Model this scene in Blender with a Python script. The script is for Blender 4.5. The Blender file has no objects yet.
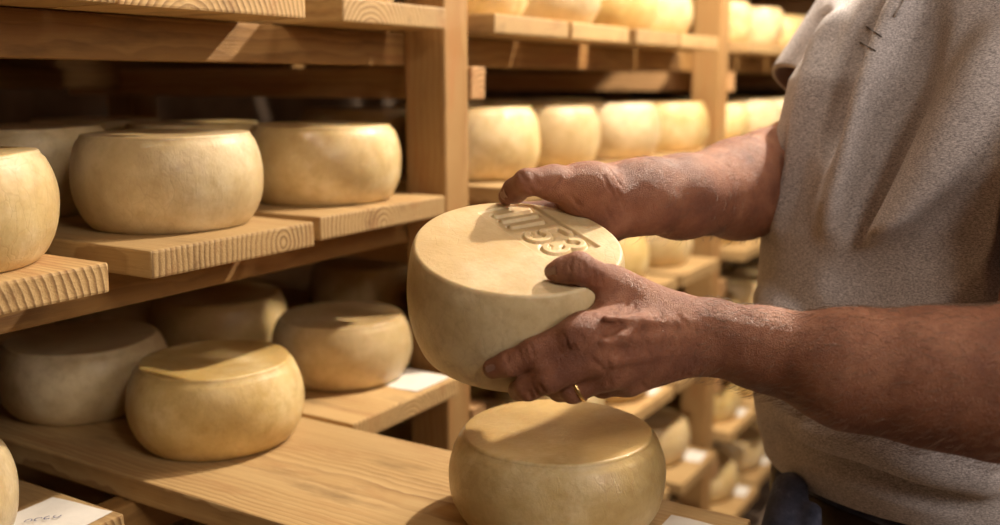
import bpy, bmesh, math, random
import numpy as np
from mathutils import Vector, Matrix

random.seed(7); rng = np.random.default_rng(7)
SC = bpy.context.scene; COL = SC.collection

# ------------------------------------------------------------------ camera
F, CX, CY = 993., 500., 262.5
PITCH = math.radians(10.414); YAW = math.radians(31.14)
CAM = np.array([0., 0., 1.42])
_h = np.array([-math.sin(YAW), math.cos(YAW), 0.])
FWD = _h * math.cos(PITCH) + np.array([0, 0, -math.sin(PITCH)])
RGT = np.array([math.cos(YAW), math.sin(YAW), 0.])
UP = np.cross(RGT, FWD)
cam = bpy.data.cameras.new('camera'); cam.sensor_width = 36; cam.lens = 36 * F / 1000
cam.clip_start = .05; cam.clip_end = 50
cam.dof.use_dof = True; cam.dof.focus_distance = .90; cam.dof.aperture_fstop = 3.1
co = bpy.data.objects.new('camera', cam); COL.objects.link(co)
co.matrix_world = Matrix(((RGT[0], UP[0], -FWD[0], CAM[0]), (RGT[1], UP[1], -FWD[1], CAM[1]), (RGT[2], UP[2], -FWD[2], CAM[2]), (0, 0, 0, 1)))
SC.camera = co

# ------------------------------------------------------------------ world, lights, exposure
SC.view_settings.view_transform = 'Standard'; SC.view_settings.look = 'None'
SC.view_settings.gamma = 1; SC.view_settings.use_curve_mapping = False
SC.view_settings.exposure = 0.0
w = bpy.data.worlds.new('world'); SC.world = w; w.use_nodes = True
w.node_tree.nodes['Background'].inputs[0].default_value = (1, .8, .6, 1)
w.node_tree.nodes['Background'].inputs[1].default_value = 0.02


def point(loc, power, size, colr=(1, .87, .71)):
    l = bpy.data.lights.new('lamp_light', 'POINT'); l.energy = power; l.shadow_soft_size = size; l.color = colr
    o = bpy.data.objects.new('lamp_light', l); COL.objects.link(o); o.location = loc
    return o


def area(loc, target, power, sx, sy, colr=(1, .85, .68)):  # added soft fill panels, the room has no window
    l = bpy.data.lights.new('soft_fill_light', 'AREA'); l.energy = power; l.shape = 'RECTANGLE'; l.size = sx; l.size_y = sy; l.color = colr
    o = bpy.data.objects.new('soft_fill_light', l); COL.objects.link(o); o.location = loc
    o.rotation_euler = (Vector(target) - Vector(loc)).to_track_quat('-Z', 'Y').to_euler()
    return o


LAMPS = [(-.17, 1.85, 2.32), (-.32, 2.75, 2.05), (.85, -.15, 2.25)]
point(LAMPS[0], 156, .03)
point(LAMPS[1], 32, .05)
point(LAMPS[2], 31, .16, (1, .88, .74))
area((-.30, 1.30, 2.55), (-.35, .95, 1.1), 9, .22, .3, (1, .86, .70))  # added overhead softbox to rim the arms and cheese tops, no fixture
area((1.25, .35, 1.95), (-.9, .9, 1.15), 11, .7, .5, (1, .90, .80))  # added fill from the right of the camera, no real source there


def atd(x, y, d):
    return CAM + (FWD + RGT * (x - CX) / F - UP * (y - CY) / F) * d


def px(P):
    v = np.array(P) - CAM; d = v @ FWD
    return CX + F * (v @ RGT) / d, CY - F * (v @ UP) / d, d


# ------------------------------------------------------------------ node helpers
class N:
    def __init__(s, name):
        s.m = bpy.data.materials.new(name); s.m.use_nodes = True
        s.t = s.m.node_tree; s.b = s.t.nodes['Principled BSDF']

    def n(s, typ, ins=None, **kw):
        nd = s.t.nodes.new(typ)
        for k, v in kw.items(): setattr(nd, k, v)
        for k, v in (ins or {}).items(): s.set(nd.inputs[k], v)
        return nd

    def set(s, inp, v):
        if hasattr(v, 'is_output'): s.t.links.new(v, inp)
        elif hasattr(v, 'outputs'): s.t.links.new(v.outputs[0], inp)
        else: inp.default_value = v

    def math(s, op, a, b=0., c=0.):
        return s.n('ShaderNodeMath', {0: a, 1: b, 2: c}, operation=op).outputs[0]

    def mix(s, f, a, b, typ='MIX'):
        nd = s.n('ShaderNodeMix', data_type='RGBA', blend_type=typ)
        s.set(nd.inputs[0], f); s.set(nd.inputs[6], a); s.set(nd.inputs[7], b)
        return nd.outputs[2]

    def ramp(s, f, stops):
        nd = s.n('ShaderNodeValToRGB', {0: f}); cr = nd.color_ramp
        while len(cr.elements) < len(stops): cr.elements.new(.5)
        for e, (p, c) in zip(cr.elements, stops):
            e.position = p; e.color = c if len(c) == 4 else (*c, 1)
        return nd.outputs[0]

    def noise(s, vec, scale, detail=4, rough=.55, dist=0.):
        return s.n('ShaderNodeTexNoise', {'Vector': vec, 'Scale': scale, 'Detail': detail, 'Roughness': rough, 'Distortion': dist}).outputs[0]

    def mapping(s, vec, sc=(1, 1, 1), loc=(0, 0, 0)):
        return s.n('ShaderNodeMapping', {'Vector': vec, 'Scale': sc, 'Location': loc}).outputs[0]

    def coords(s, rand=True):
        tc = s.n('ShaderNodeTexCoord').outputs['Object']
        if not rand: return tc
        oi = s.n('ShaderNodeObjectInfo').outputs['Random']
        s.rand = oi
        off = s.n('ShaderNodeVectorMath', {0: (37., 21., 13.), 'Scale': oi}, operation='SCALE').outputs[0]
        return s.n('ShaderNodeVectorMath', {0: tc, 1: off}, operation='ADD').outputs[0]

    def bump(s, h, strength, dist, prev=None):
        nd = s.n('ShaderNodeBump', {'Height': h, 'Strength': strength, 'Distance': dist})
        if prev is not None: s.set(nd.inputs['Normal'], prev)
        return nd.outputs[0]

    def out(s, **kw):
        for k, v in kw.items(): s.set(s.b.inputs[k.replace('_', ' ')], v)
        return s.m


def mat_wood(name, light, mid, dark, ring=70., bumpd=.0012, rough=.62, axis=0, gloss=.35):
    m = N(name); tc = m.n('ShaderNodeTexCoord').outputs['Object']
    oi = m.n('ShaderNodeObjectInfo').outputs['Random']
    # swap so that the grain always runs along the local X of the texture
    sep = m.n('ShaderNodeSeparateXYZ', {0: tc})
    order = {0: (0, 1, 2), 1: (1, 0, 2), 2: (2, 0, 1)}[axis]
    oy = m.math('MULTIPLY_ADD', oi, .13, -.065)
    oz = m.math('MULTIPLY_ADD', m.math('FRACT', m.math('MULTIPLY', oi, 7.31)), .045, .012)
    ox = m.math('MULTIPLY', oi, 19.)
    v = m.n('ShaderNodeCombineXYZ', {0: m.math('ADD', sep.outputs[order[0]], ox), 1: m.math('ADD', sep.outputs[order[1]], oy), 2: m.math('ADD', sep.outputs[order[2]], oz)}).outputs[0]
    nz = m.n('ShaderNodeTexNoise', {'Vector': m.mapping(v, (1.6, 9, 9)), 'Scale': 1., 'Detail': 5.})
    dv = m.n('ShaderNodeVectorMath', {0: nz.outputs['Color'], 1: (.5, .5, .5)}, operation='SUBTRACT')
    dv = m.n('ShaderNodeVectorMath', {0: dv, 1: (0, .018, .018)}, operation='MULTIPLY')
    vw = m.n('ShaderNodeVectorMath', {0: v, 1: dv}, operation='ADD').outputs[0]
    wv = m.n('ShaderNodeTexWave', {'Vector': vw, 'Scale': ring, 'Distortion': 5., 'Detail': 2., 'Detail Scale': .35}, wave_type='RINGS', rings_direction='X', wave_profile='SAW').outputs[1]
    fib = m.noise(m.mapping(v, (9, 420, 420)), 1., 3, .6)
    blot = m.noise(m.mapping(v, (3.5, 14, 14)), 1., 4, .6)
    reg = m.ramp(m.noise(m.mapping(v, (1.1, 17, 17), (9, 9, 9)), 1., 3), [(.38, (.12,) * 3), (.62, (1,) * 3)])
    up = m.n('ShaderNodeSeparateXYZ', {0: m.n('ShaderNodeTexCoord').outputs['Normal']}).outputs[order[0]]
    reg = m.math('MAXIMUM', reg, m.math('ABSOLUTE', up))
    c = m.mix(reg, m.mix(.35, light, mid), m.ramp(wv, [(0, light), (.55, mid), (.93, dark), (1, light)]))
    c = m.mix(m.math('MULTIPLY', m.math('ABSOLUTE', up), m.ramp(wv, [(.45, (0, 0, 0)), (.85, (.85,) * 3), (1, (.3,) * 3)])), c, tuple(x * .42 for x in dark[:3]) + (1,))
    rd = m.noise(m.mapping(v, (4, 30, 30), (1, 7, 2)), 1., 4, .7, .6)
    c = m.mix(m.ramp(rd, [(.52, (0, 0, 0)), (.68, (.6,) * 3)]), c, (dark[0] * 1.35, dark[1] * 1.0, dark[2] * .9, 1))
    c = m.mix(m.math('MULTIPLY', fib, .55), c, m.mix(.5, mid, dark))
    c = m.mix(m.ramp(blot, [(.42, (0, 0, 0)), (.7, (.55,) * 3)]), c, mid)
    st = m.noise(m.mapping(v, (5, 22, 22), (3, 3, 3)), 1., 5, .65)
    c = m.mix(m.ramp(st, [(.58, (0, 0, 0)), (.72, (.5,) * 3)]), c, tuple(x * .45 for x in dark[:3]) + (1,))
    hsv = m.n('ShaderNodeHueSaturation', {'Color': c, 'Value': m.math('MULTIPLY_ADD', m.math('FRACT', m.math('MULTIPLY', oi, 3.7)), .35, .8)})
    h = m.math('ADD', m.math('MULTIPLY', wv, .22), m.math('MULTIPLY', fib, 1.))
    nb = m.bump(h, .55, bumpd)
    return m.out(Base_Color=hsv.outputs[0], Roughness=m.math('MULTIPLY_ADD', fib, .25, rough - .1), Normal=nb, Specular_IOR_Level=gloss)


def mat_cheese(name, dark=False):
    m = N(name); v = m.coords()
    n1 = m.noise(v, 9., 5, .6); n2 = m.noise(v, 45., 4, .65); n3 = m.noise(v, 260., 2, .5)
    c = m.ramp(n1, [(.3, (.50, .335, .125)), (.5, (.665, .49, .225)), (.7, (.80, .655, .385))])
    c = m.mix(m.ramp(n2, [(.45, (0, 0, 0)), (.72, (.6,) * 3)]), c, (.46, .29, .10, 1))
    c = m.mix(m.math('MULTIPLY', m.ramp(n3, [(.5, (0, 0, 0)), (.8, (1,) * 3)]), .18), c, (.45, .28, .11, 1))
    # fine wax crackle
    tcw = m.n('ShaderNodeVectorMath', {0: v, 1: m.n('ShaderNodeVectorMath', {0: m.n('ShaderNodeTexNoise', {'Vector': v, 'Scale': 18., 'Detail': 3.}).outputs['Color'], 'Scale': .05}, operation='SCALE')}, operation='ADD').outputs[0]
    vor = m.n('ShaderNodeTexVoronoi', {'Vector': m.mapping(tcw, (1, 1, .45)), 'Scale': 75.}, feature='DISTANCE_TO_EDGE').outputs[0]
    cr = m.ramp(vor, [(0, (0, 0, 0)), (.045, (1,) * 3)])
    mask = m.ramp(m.noise(v, 12., 3), [(.45, (0, 0, 0)), (.6, (1,) * 3)])
    cr2 = m.math('MAXIMUM', cr, m.math('SUBTRACT', 1., mask))
    c = m.mix(m.math('MULTIPLY', m.math('SUBTRACT', 1., cr2), .22), c, (.40, .24, .10, 1))
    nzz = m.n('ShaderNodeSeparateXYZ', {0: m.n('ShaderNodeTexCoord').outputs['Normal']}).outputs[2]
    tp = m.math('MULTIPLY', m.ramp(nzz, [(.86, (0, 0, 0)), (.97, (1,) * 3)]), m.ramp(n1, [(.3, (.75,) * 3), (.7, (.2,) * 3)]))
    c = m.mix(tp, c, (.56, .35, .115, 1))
    hs = m.n('ShaderNodeHueSaturation', {'Color': c, 'Value': m.math('MULTIPLY_ADD', m.rand, .16, .9), 'Saturation': m.math('MULTIPLY_ADD', m.math('FRACT', m.math('MULTIPLY', m.rand, 5.3)), .25, .85)})
    h = m.math('ADD', m.math('MULTIPLY', n2, .5), m.math('ADD', m.math('MULTIPLY', cr2, .10), m.math('MULTIPLY', n3, .18)))
    wr = m.noise(m.mapping(v, (1, 1, .35)), 95., 3, .6, 1.5)
    nb = m.bump(m.math('ADD', h, m.math('MULTIPLY', wr, .35)), .5, .0016)
    m.b.inputs['Subsurface Radius'].default_value = (.012, .006, .002)
    crk = m.noise(m.mapping(v, (1, 1, .6)), 60., 5, .7, 2.5)
    m.set(m.b.inputs['Coat Normal'], m.bump(crk, .9, .006))
    return m.out(Base_Color=hs.outputs[0], Roughness=m.math('MULTIPLY_ADD', n1, .35, .27), Normal=nb, Subsurface_Weight=.18, Subsurface_Scale=.8,
                 Coat_Weight=m.ramp(m.noise(v, 7., 2), [(.35, (.1,) * 3), (.6, (.75,) * 3)]), Coat_Roughness=.12, Specular_IOR_Level=.45)


def mat_skin():
    m = N('skin'); v = m.coords(False)
    n1 = m.noise(v, 22., 5, .6); n2 = m.noise(v, 130., 4, .6); n3 = m.noise(v, 900., 3, .6)
    c = m.ramp(n1, [(.3, (.18, .060, .030)), (.5, (.275, .102, .050)), (.72, (.39, .17, .092))])
    c = m.mix(m.ramp(n2, [(.5, (0, 0, 0)), (.72, (.5,) * 3)]), c, (.17, .055, .032, 1))
    vor = m.n('ShaderNodeTexVoronoi', {'Vector': m.mapping(v, (1, 1, 1)), 'Scale': 620.}, feature='DISTANCE_TO_EDGE').outputs[0]
    wr = m.noise(v, 210., 3, .6, 2.2)
    h = m.math('ADD', m.math('MULTIPLY', m.ramp(vor, [(0, (0,) * 3), (.2, (1,) * 3)]), .35), m.math('ADD', m.math('MULTIPLY', wr, 1.1), m.math('MULTIPLY', n3, .3)))
    nb = m.bump(h, .75, .0013)
    m.b.inputs['Subsurface Radius'].default_value = (.008, .003, .0015)
    return m.out(Base_Color=c, Roughness=m.math('MULTIPLY_ADD', n2, .25, .36), Normal=nb, Subsurface_Weight=.12, Subsurface_Scale=1.)


def mat_nail():
    m = N('fingernail'); v = m.coords(False)
    c = m.ramp(m.noise(v, 90.), [(.3, (.42, .22, .16)), (.7, (.60, .38, .29))])
    return m.out(Base_Color=c, Roughness=.28)


def mat_jersey():
    m = N('heather_grey_jersey'); v = m.coords(False)
    a = m.noise(m.mapping(v, (1, 1, 2.6)), 380., 4, .8); b = m.noise(v, 130., 4, .7); g = m.noise(v, 14., 3)
    c = m.ramp(a, [(.36, (.15, .135, .14)), (.49, (.49, .44, .44)), (.62, (.88, .81, .80))])
    c = m.mix(m.math('MULTIPLY', b, .3), c, (.47, .42, .42, 1))
    c = m.mix(m.math('MULTIPLY', g, .2), c, (.50, .45, .44, 1))
    nb = m.bump(m.math('ADD', a, m.math('MULTIPLY', b, .8)), .7, .0016)
    return m.out(Base_Color=c, Roughness=.95, Normal=nb, Sheen_Weight=.25, Specular_IOR_Level=.15)


def mat_simple(name, col, rough=.6, metal=0., nscale=60., var=.3, bump=.0006, bs=.4):
    m = N(name); v = m.coords(False); n = m.noise(v, nscale, 5, .65)
    dk = tuple(c * (1 - var) for c in col) + (1,); lt = tuple(min(1, c * (1 + var)) for c in col) + (1,)
    return m.out(Base_Color=m.ramp(n, [(.3, dk), (.7, lt)]), Roughness=rough, Metallic=metal, Normal=m.bump(n, bs, bump))


def mat_denim():
    m = N('indigo_denim'); v = m.coords(False)
    w_ = m.n('ShaderNodeTexWave', {'Vector': v, 'Scale': 230., 'Distortion': 1.}, wave_type='BANDS', bands_direction='DIAGONAL').outputs[1]
    n = m.noise(v, 35., 5, .7); f = m.noise(v, 700., 2)
    c = m.ramp(n, [(.3, (.022, .03, .065)), (.52, (.085, .10, .18)), (.75, (.30, .33, .45))])
    c = m.mix(m.math('MULTIPLY', f, .35), c, (.14, .15, .2, 1))
    return m.out(Base_Color=c, Roughness=.9, Normal=m.bump(m.math('ADD', w_, f), .5, .0008))


WOOD = mat_wood('sawn_spruce', (.66, .47, .23, 1), (.49, .31, .125, 1), (.23, .11, .038, 1), ring=44.)
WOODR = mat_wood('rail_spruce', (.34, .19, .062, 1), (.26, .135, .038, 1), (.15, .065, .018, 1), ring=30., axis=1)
WOODP = mat_wood('post_spruce', (.50, .31, .125, 1), (.37, .205, .07, 1), (.33, .155, .05, 1), ring=30., axis=2)
WOODX = mat_wood('bearer_spruce', (.60, .38, .18, 1), (.47, .26, .11, 1), (.26, .12, .04, 1), ring=40.)
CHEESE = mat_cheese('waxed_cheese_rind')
SKIN = mat_skin(); NAIL = mat_nail(); JERSEY = mat_jersey(); DENIM = mat_denim()
LEATHER = mat_simple('dark_brown_leather', (.045, .022, .012), .45, nscale=140.)
GOLD = mat_simple('gold', (.85, .58, .25), .22, 1., var=.05, bump=.0001)
PAPER = mat_simple('white_paper', (.72, .68, .62), .8, nscale=25., var=.08, bump=.0004)
INK = mat_simple('blue_ink', (.10, .10, .22), .7)
PLASTER = mat_simple('stone_plaster', (.16, .11, .075), .95, nscale=7., bump=.01)
CONC = mat_simple('worn_concrete', (.20, .145, .105), .8, nscale=9., bump=.003)
HAIR = mat_simple('greying_hair', (.09, .07, .055), .7, nscale=300.)
STEEL = mat_simple('lamp_enamel', (.25, .26, .25), .4)
SHOE = mat_simple('black_shoe_leather', (.02, .018, .016), .5)


# ------------------------------------------------------------------ object helpers
def mesh_obj(name, bm, m, parent=None, smooth=False):
    me = bpy.data.meshes.new(name); bm.normal_update(); bm.to_mesh(me); bm.free()
    if smooth:
        for p in me.polygons: p.use_smooth = True
    for mm in (m if isinstance(m, (list, tuple)) else [m]): me.materials.append(mm)
    o = bpy.data.objects.new(name, me); COL.objects.link(o)
    if parent is not None: o.parent = parent
    return o


def tag(o, label=None, cat=None, group=None, kind=None):
    if label: o['label'] = label
    if cat: o['category'] = cat
    if group: o['group'] = group
    if kind: o['kind'] = kind
    return o


def empty(name, loc, rz=0.):
    o = bpy.data.objects.new(name, None); COL.objects.link(o); o.location = loc; o.rotation_euler = (0, 0, rz)
    o.empty_display_size = .05
    return o


def box_bm(x0, x1, y0, y1, z0, z1, bev=.003, seg=2, jit=0.):
    bm = bmesh.new(); bmesh.ops.create_cube(bm, size=1)
    for v in bm.verts:
        v.co = Vector(((x0 + x1) / 2 + v.co.x * (x1 - x0), (y0 + y1) / 2 + v.co.y * (y1 - y0), (z0 + z1) / 2 + v.co.z * (z1 - z0)))
        if jit: v.co += Vector([random.uniform(-jit, jit) for _ in range(3)])
    if bev: bmesh.ops.bevel(bm, geom=bm.edges[:], offset=bev, segments=seg, affect='EDGES', profile=.6)
    return bm


def struct(name, bm, m): return tag(mesh_obj(name, bm, m), kind='structure')


# ------------------------------------------------------------------ the room
struct('floor', box_bm(-2.2, 1.6, -2.6, 8.2, -.1, 0, 0), CONC)
struct('ceiling', box_bm(-2.2, 1.6, -2.6, 8.2, 2.62, 2.7, 0), PLASTER)
struct('wall_left', box_bm(-2.3, -2.15, -2.6, 8.2, 0, 2.62, 0), PLASTER)
struct('wall_right', box_bm(1.5, 1.6, -2.6, 8.2, 0, 2.62, 0), PLASTER)
struct('wall_far', box_bm(-2.2, 1.6, 8.1, 8.2, 0, 2.62, 0), PLASTER)
struct('wall_near', box_bm(-2.2, 1.6, -2.7, -2.6, 0, 2.62, 0), PLASTER)

# ------------------------------------------------------------------ rack frame (one thing: posts, rails, bearers fixed together)
LV = [1.77, 1.515, 1.26, .995, .745, .505, .275]
LN = {1.77: 'highest shelf', 1.515: 'second highest shelf', 1.26: 'third highest shelf', .995: 'middle shelf', .745: 'third lowest shelf', .505: 'second lowest shelf', .275: 'lowest shelf'}
TH = .028
PY = [.0, 1.174, 2.34, 3.51, 4.68, 5.85]
rack = tag(empty('cheese_rack', (-1.25, 1.2, 0)), 'long rough timber rack of posts and rails running down the aisle', 'rack')


def rpart(name, b, m, bev=.003):
    x0, x1, y0, y1, z0, z1 = b
    c = ((x0 + x1) / 2, (y0 + y1) / 2, (z0 + z1) / 2)
    bm = box_bm(x0 - c[0], x1 - c[0], y0 - c[1], y1 - c[1], z0 - c[2], z1 - c[2], bev, 2, .0008)
    o = mesh_obj(name, bm, m, rack); o.location = Vector(c) - rack.location
    return o


for y in PY:
    rpart('post', (-.870, -.800, y, y + .061, 0, 2.3), WOODP, .004)
    rpart('post', (-1.70, -1.63, y + .13, y + .195, 0, 2.3), WOODP, .004)
for z in LV:
    rpart('rail', (-.902, -.8705, -.1, 6.0, z - TH - .0475, z - TH - .0005), WOODR)
    rpart('rail', (-1.629, -1.598, -.1, 6.0, z - TH - .0475, z - TH - .0005), WOODR)
    for y in PY:
        rpart('bearer', (-1.72, -.795, y + .0615, y + .099, z - TH - .095, z - TH - .048), WOODX)
# a mid-depth board edge seen in the dark behind
rpart('back_rail', (-1.595, -1.57, -.1, 6.0, 1.405, 1.44), WOODR)

# ------------------------------------------------------------------ shelf planks
PLANKS = {}


def plank(x1, y0, y1, z, label, group, L=.84, labelled=False, th=TH):
    wd = y1 - y0; key = None
    bm = box_bm(-L, 0, -wd / 2, wd / 2, -th, 0, .0028, 2, .0004)
    o = mesh_obj('shelf_plank', bm, WOOD); o.location = (x1, (y0 + y1) / 2, z)
    tag(o, label, 'plank', group)
    return o


def paper(pl, cx, cy, w, h, ang=0., marks=True):
    bm = bmesh.new(); n = 8
    vs = []
    for i in range(n + 1):
        row = []
        for j in range(n + 1):
            u = (i / n - .5) * w; v = (j / n - .5) * h
            zz = .0006 + .0012 * max(0, (i / n - .75)) + .0004 * math.sin(u * 90 + v * 60)
            x = cx + u * math.cos(ang) - v * math.sin(ang); y = cy + u * math.sin(ang) + v * math.cos(ang)
            row.append(bm.verts.new((x, y, zz + .0003)))
        vs.append(row)
    for i in range(n):
        for j in range(n): bm.faces.new((vs[i][j], vs[i + 1][j], vs[i + 1][j + 1], vs[i][j + 1]))
    bmesh.ops.recalc_face_normals(bm, faces=bm.faces[:])
    if bm.faces[0].normal.z < 0: bmesh.ops.reverse_faces(bm, faces=bm.faces[:])
    o = mesh_obj('paper_label', bm, PAPER, pl, True)
    o['label'] = 'white paper label stuck near the plank end'
    if marks:
        bm = bmesh.new()
        for k in range(4):
            a0 = Vector((cx - .012 + k * .005, cy - .012 + k * .007, .0028)); r = .0028
            pts = [a0 + Vector((r * math.cos(t), r * 1.3 * math.sin(t), 0)) for t in np.linspace(k, k + 4.4, 9)]
            for p, q in zip(pts, pts[1:]):
                d = (q - p).normalized().cross(Vector((0, 0, 1))) * .0006
                f = bm.faces.new([bm.verts.new(c) for c in (p - d, q - d, q + d, p + d)])
        s = mesh_obj('handwriting', bm, INK, o)
        s['label'] = 'small blue scribble on the paper'
    return o


BAYN = ['before the near post', 'just past the near post', 'past the second post', 'past the third post', 'past the fourth post']
ORD = ['first', 'second', 'third', 'fourth']
hand = {  # hand fitted planks: (bay, k, level) -> (x1, y0, y1)
    (0, 1, 1.26): (-.751, .325, .566), (0, 2, 1.26): (-.766, .625, .856), (0, 3, 1.26): (-.785, .887, 1.15),
    (0, 2, 1.515): (-.77, .61, .858), (0, 3, 1.515): (-.77, .922, 1.135),
    (0, 1, .995): (-.800, .35, .60), (0, 2, .995): (-.262, .665, .912), (0, 3, .995): (-.772, .922, 1.160),
    (1, 0, 1.515): (-.77, 1.26, 1.493), (1, 1, 1.515): (-.77, 1.507, 1.737), (1, 2, 1.515): (-.77, 1.772, 1.99), (1, 3, 1.515): (-.77, 2.0, 2.235)}
plank_at = {}
for z in LV:
    for bay in range(5):
        for k in range(4):
            base = PY[bay] + .1
            y0 = base + k * .262 + random.uniform(-.006, .006); y1 = y0 + random.uniform(.228, .245)
            x1 = -.77 + random.uniform(-.018, .022)
            if bay == 0 and k == 0 and z > 1.6: pass
            if (bay, k, z) in hand: x1, y0, y1 = hand[(bay, k, z)]
            lab = 'rough pine plank, %s one %s, %s' % (ORD[k], BAYN[bay], LN[z])
            if (bay, k, z) == (0, 2, .995): lab = 'long pine plank pulled far out of the rack under the front cheese'
            if (bay, k, z) == (0, 1, 1.26): lab = 'pine plank at left edge whose end shows bold curved growth rings'
            if (bay, k, z) == (0, 2, 1.26): lab = 'pine plank under the shiny cheese in the upper left'
            if (bay, k, z) == (0, 3, 1.26): lab = 'pine plank ending right beside the near post, under a cheese wheel'
            if (bay, k, z) == (0, 1, .995): lab = 'pine plank in the bottom left corner with a scribbled paper label'
            if (bay, k, z) == (0, 3, .995): lab = 'pine plank right behind the pulled-out one with a blank white label'
            L = .98 if (bay, k, z) == (0, 2, .995) else .84
            p = plank(x1, y0, y1, z, lab, 'planks on the cheese rack', L)
            plank_at[(bay, k, z)] = p
paper(plank_at[(0, 1, .995)], -.050, .075, .085, .085, .1)
paper(plank_at[(0, 3, .995)], -.055, .070, .095, .085, .0, False)
for kk in ((1, 2, .745), (1, 3, .505), (2, 0, .745), (2, 1, .745), (2, 0, .505), (2, 1, .505), (2, 2, .505), (1, 3, .275), (2, 0, .275), (2, 1, .275)):
    paper(plank_at[kk], -.045, .06, .06, .07, .1, False)
paper(plank_at[(0, 2, .995)], -.040, .045, .06, .09, .0, False)

# ------------------------------------------------------------------ cheese wheels
R_TOP, R_MID, R_BOT, H_W = .093, .1065, .088, .102


def profile(rt, rm, rb, h, f=.0045):
    """(r, z) from bottom centre to top centre, dense."""
    pts = [(0, 0)]
    for i in range(1, 8): pts.append((rb * .97 * i / 7, 0))
    ns = 26
    side = []
    for i in range(ns + 1):
        t = i / ns
        # barrel: fattest a little under half height
        e = rb + (rt - rb) * t; b = (rm - (rb + rt) / 2)
        r = e + b * (1 - abs((t - .47) / .53) ** 2.1 if t > .47 else 1 - abs((t - .47) / .47) ** 2.3)
        side.append((r, t * h))
    # round the lip corners
    pts += [(rb * .985, .0006), (rb * 1.0 + .001, .0022)]
    pts += [(r, z) for r, z in side if .005 < z < h - f]
    r1 = side[-1][0]
    for a in np.linspace(8, 90, 7):
        a = math.radians(a); pts.append((r1 - f * .75 + f * .75 * math.cos(a) + .0004, h - f + f * math.sin(a)))
    rr = r1 - f * .75
    for i in range(1, 12): pts.append((rr * (1 - i / 12), h - .0009 * math.sin(math.pi * i / 24)))
    pts.append((0, h - .0009))
    return pts


def noise3(P, seed, sc):
    r = np.random.default_rng(seed); d = np.zeros(len(P))
    for _ in range(14):
        k = r.normal(size=3) * sc; d += np.sin(P @ k + r.uniform(0, 6.28)) / 14 ** .5
    return d


def lathe(pts, seg, seed, amp=.0011):
    P = np.array([[r * math.cos(a), r * math.sin(a), z] for r, z in pts[1:-1] for a in np.linspace(0, 2 * math.pi, seg, endpoint=False)])
    P = np.vstack([P, [[0, 0, pts[0][1]], [0, 0, pts[-1][1]]]])
    nz = noise3(P, seed, 22) * amp + noise3(P, seed + 1, 60) * amp * .35
    rad = np.hypot(P[:, 0], P[:, 1]) + 1e-9
    w = np.clip((rad - .05) / .05, 0, 1); s = 1 + nz * w / np.maximum(rad, .03)
    P[:, 0] *= s; P[:, 1] *= s
    P[:, 2] += np.where(P[:, 2] > .03, noise3(P, seed + 2, 28) * amp * .5, 0)
    n = len(pts) - 2; fs = []
    for i in range(n - 1):
        a, b = i * seg, (i + 1) * seg
        for j in range(seg):
            k = (j + 1) % seg; fs.append((a + j, a + k, b + k, b + j))
    for j in range(seg):
        k = (j + 1) % seg
        fs.append((n * seg, k, j)); fs.append((n * seg + 1, (n - 1) * seg + j, (n - 1) * seg + k))
    return P, fs


def np_mesh(name, P, fs, m, smooth=True):
    me = bpy.data.meshes.new(name); me.from_pydata(P.tolist(), [], fs)
    me.polygons.foreach_set('use_smooth', [smooth] * len(me.polygons))
    for mm in (m if isinstance(m, (list, tuple)) else [m]): me.materials.append(mm)
    me.update()
    return me


WM = []
for i in range(5):
    q = random.Random(i)
    pr = profile(R_TOP + q.uniform(-.002, .002), R_MID + q.uniform(-.0015, .0015), R_BOT, H_W + q.uniform(-.004, .004))
    P, fs = lathe(pr, 96, 10 + i * 5)
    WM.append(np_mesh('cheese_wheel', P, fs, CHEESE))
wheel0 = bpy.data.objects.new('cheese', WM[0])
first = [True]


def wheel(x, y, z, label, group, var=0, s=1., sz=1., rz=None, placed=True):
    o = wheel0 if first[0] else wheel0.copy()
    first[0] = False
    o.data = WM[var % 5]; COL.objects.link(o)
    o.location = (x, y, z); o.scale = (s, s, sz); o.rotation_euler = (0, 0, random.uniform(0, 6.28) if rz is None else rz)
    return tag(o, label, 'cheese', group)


hw = {  # fitted positions of the near wheels: (bay,k,level,row) -> (x,y,label)
    (0, 1, 1.26, 0): (-.868, .474, 'pale cracked cheese wheel cut by the left edge on the ring-grained plank', 1.0, 1.0),
    (0, 2, 1.26, 0): (-.893, .760, 'shiny cheese wheel with a bright glare spot on the upper left shelf', .955, 1.01),
    (0, 3, 1.26, 0): (-.903, 1.030, 'cheese wheel right of the one with the glare spot, beside the post', 1.0, 1.0),
    (0, 1, .995, 0): (-.900, .430, 'cheese wheel barely showing at the bottom left edge of the picture', 1.0, .96),
    (0, 2, .995, 0): (-.884, .805, 'lower left cheese wheel lit from above on the pulled-out plank', .965, .94),
    (0, 2, .995, 1): (-1.125, .80, 'dark shadowed cheese wheel behind the lower left one on the pulled-out plank', 1.0, .95),
    (0, 3, .995, 0): (-.922, 1.082, 'cheese wheel beside the post on the plank with the blank white label', .96, .90),
    (0, 3, .995, 1): (-1.165, 1.075, 'dim cheese wheel second from the front on the blank-labelled plank', 1.0, .95)}
ROWN = ['front row', 'second row', 'third row']
vi = 0
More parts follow.
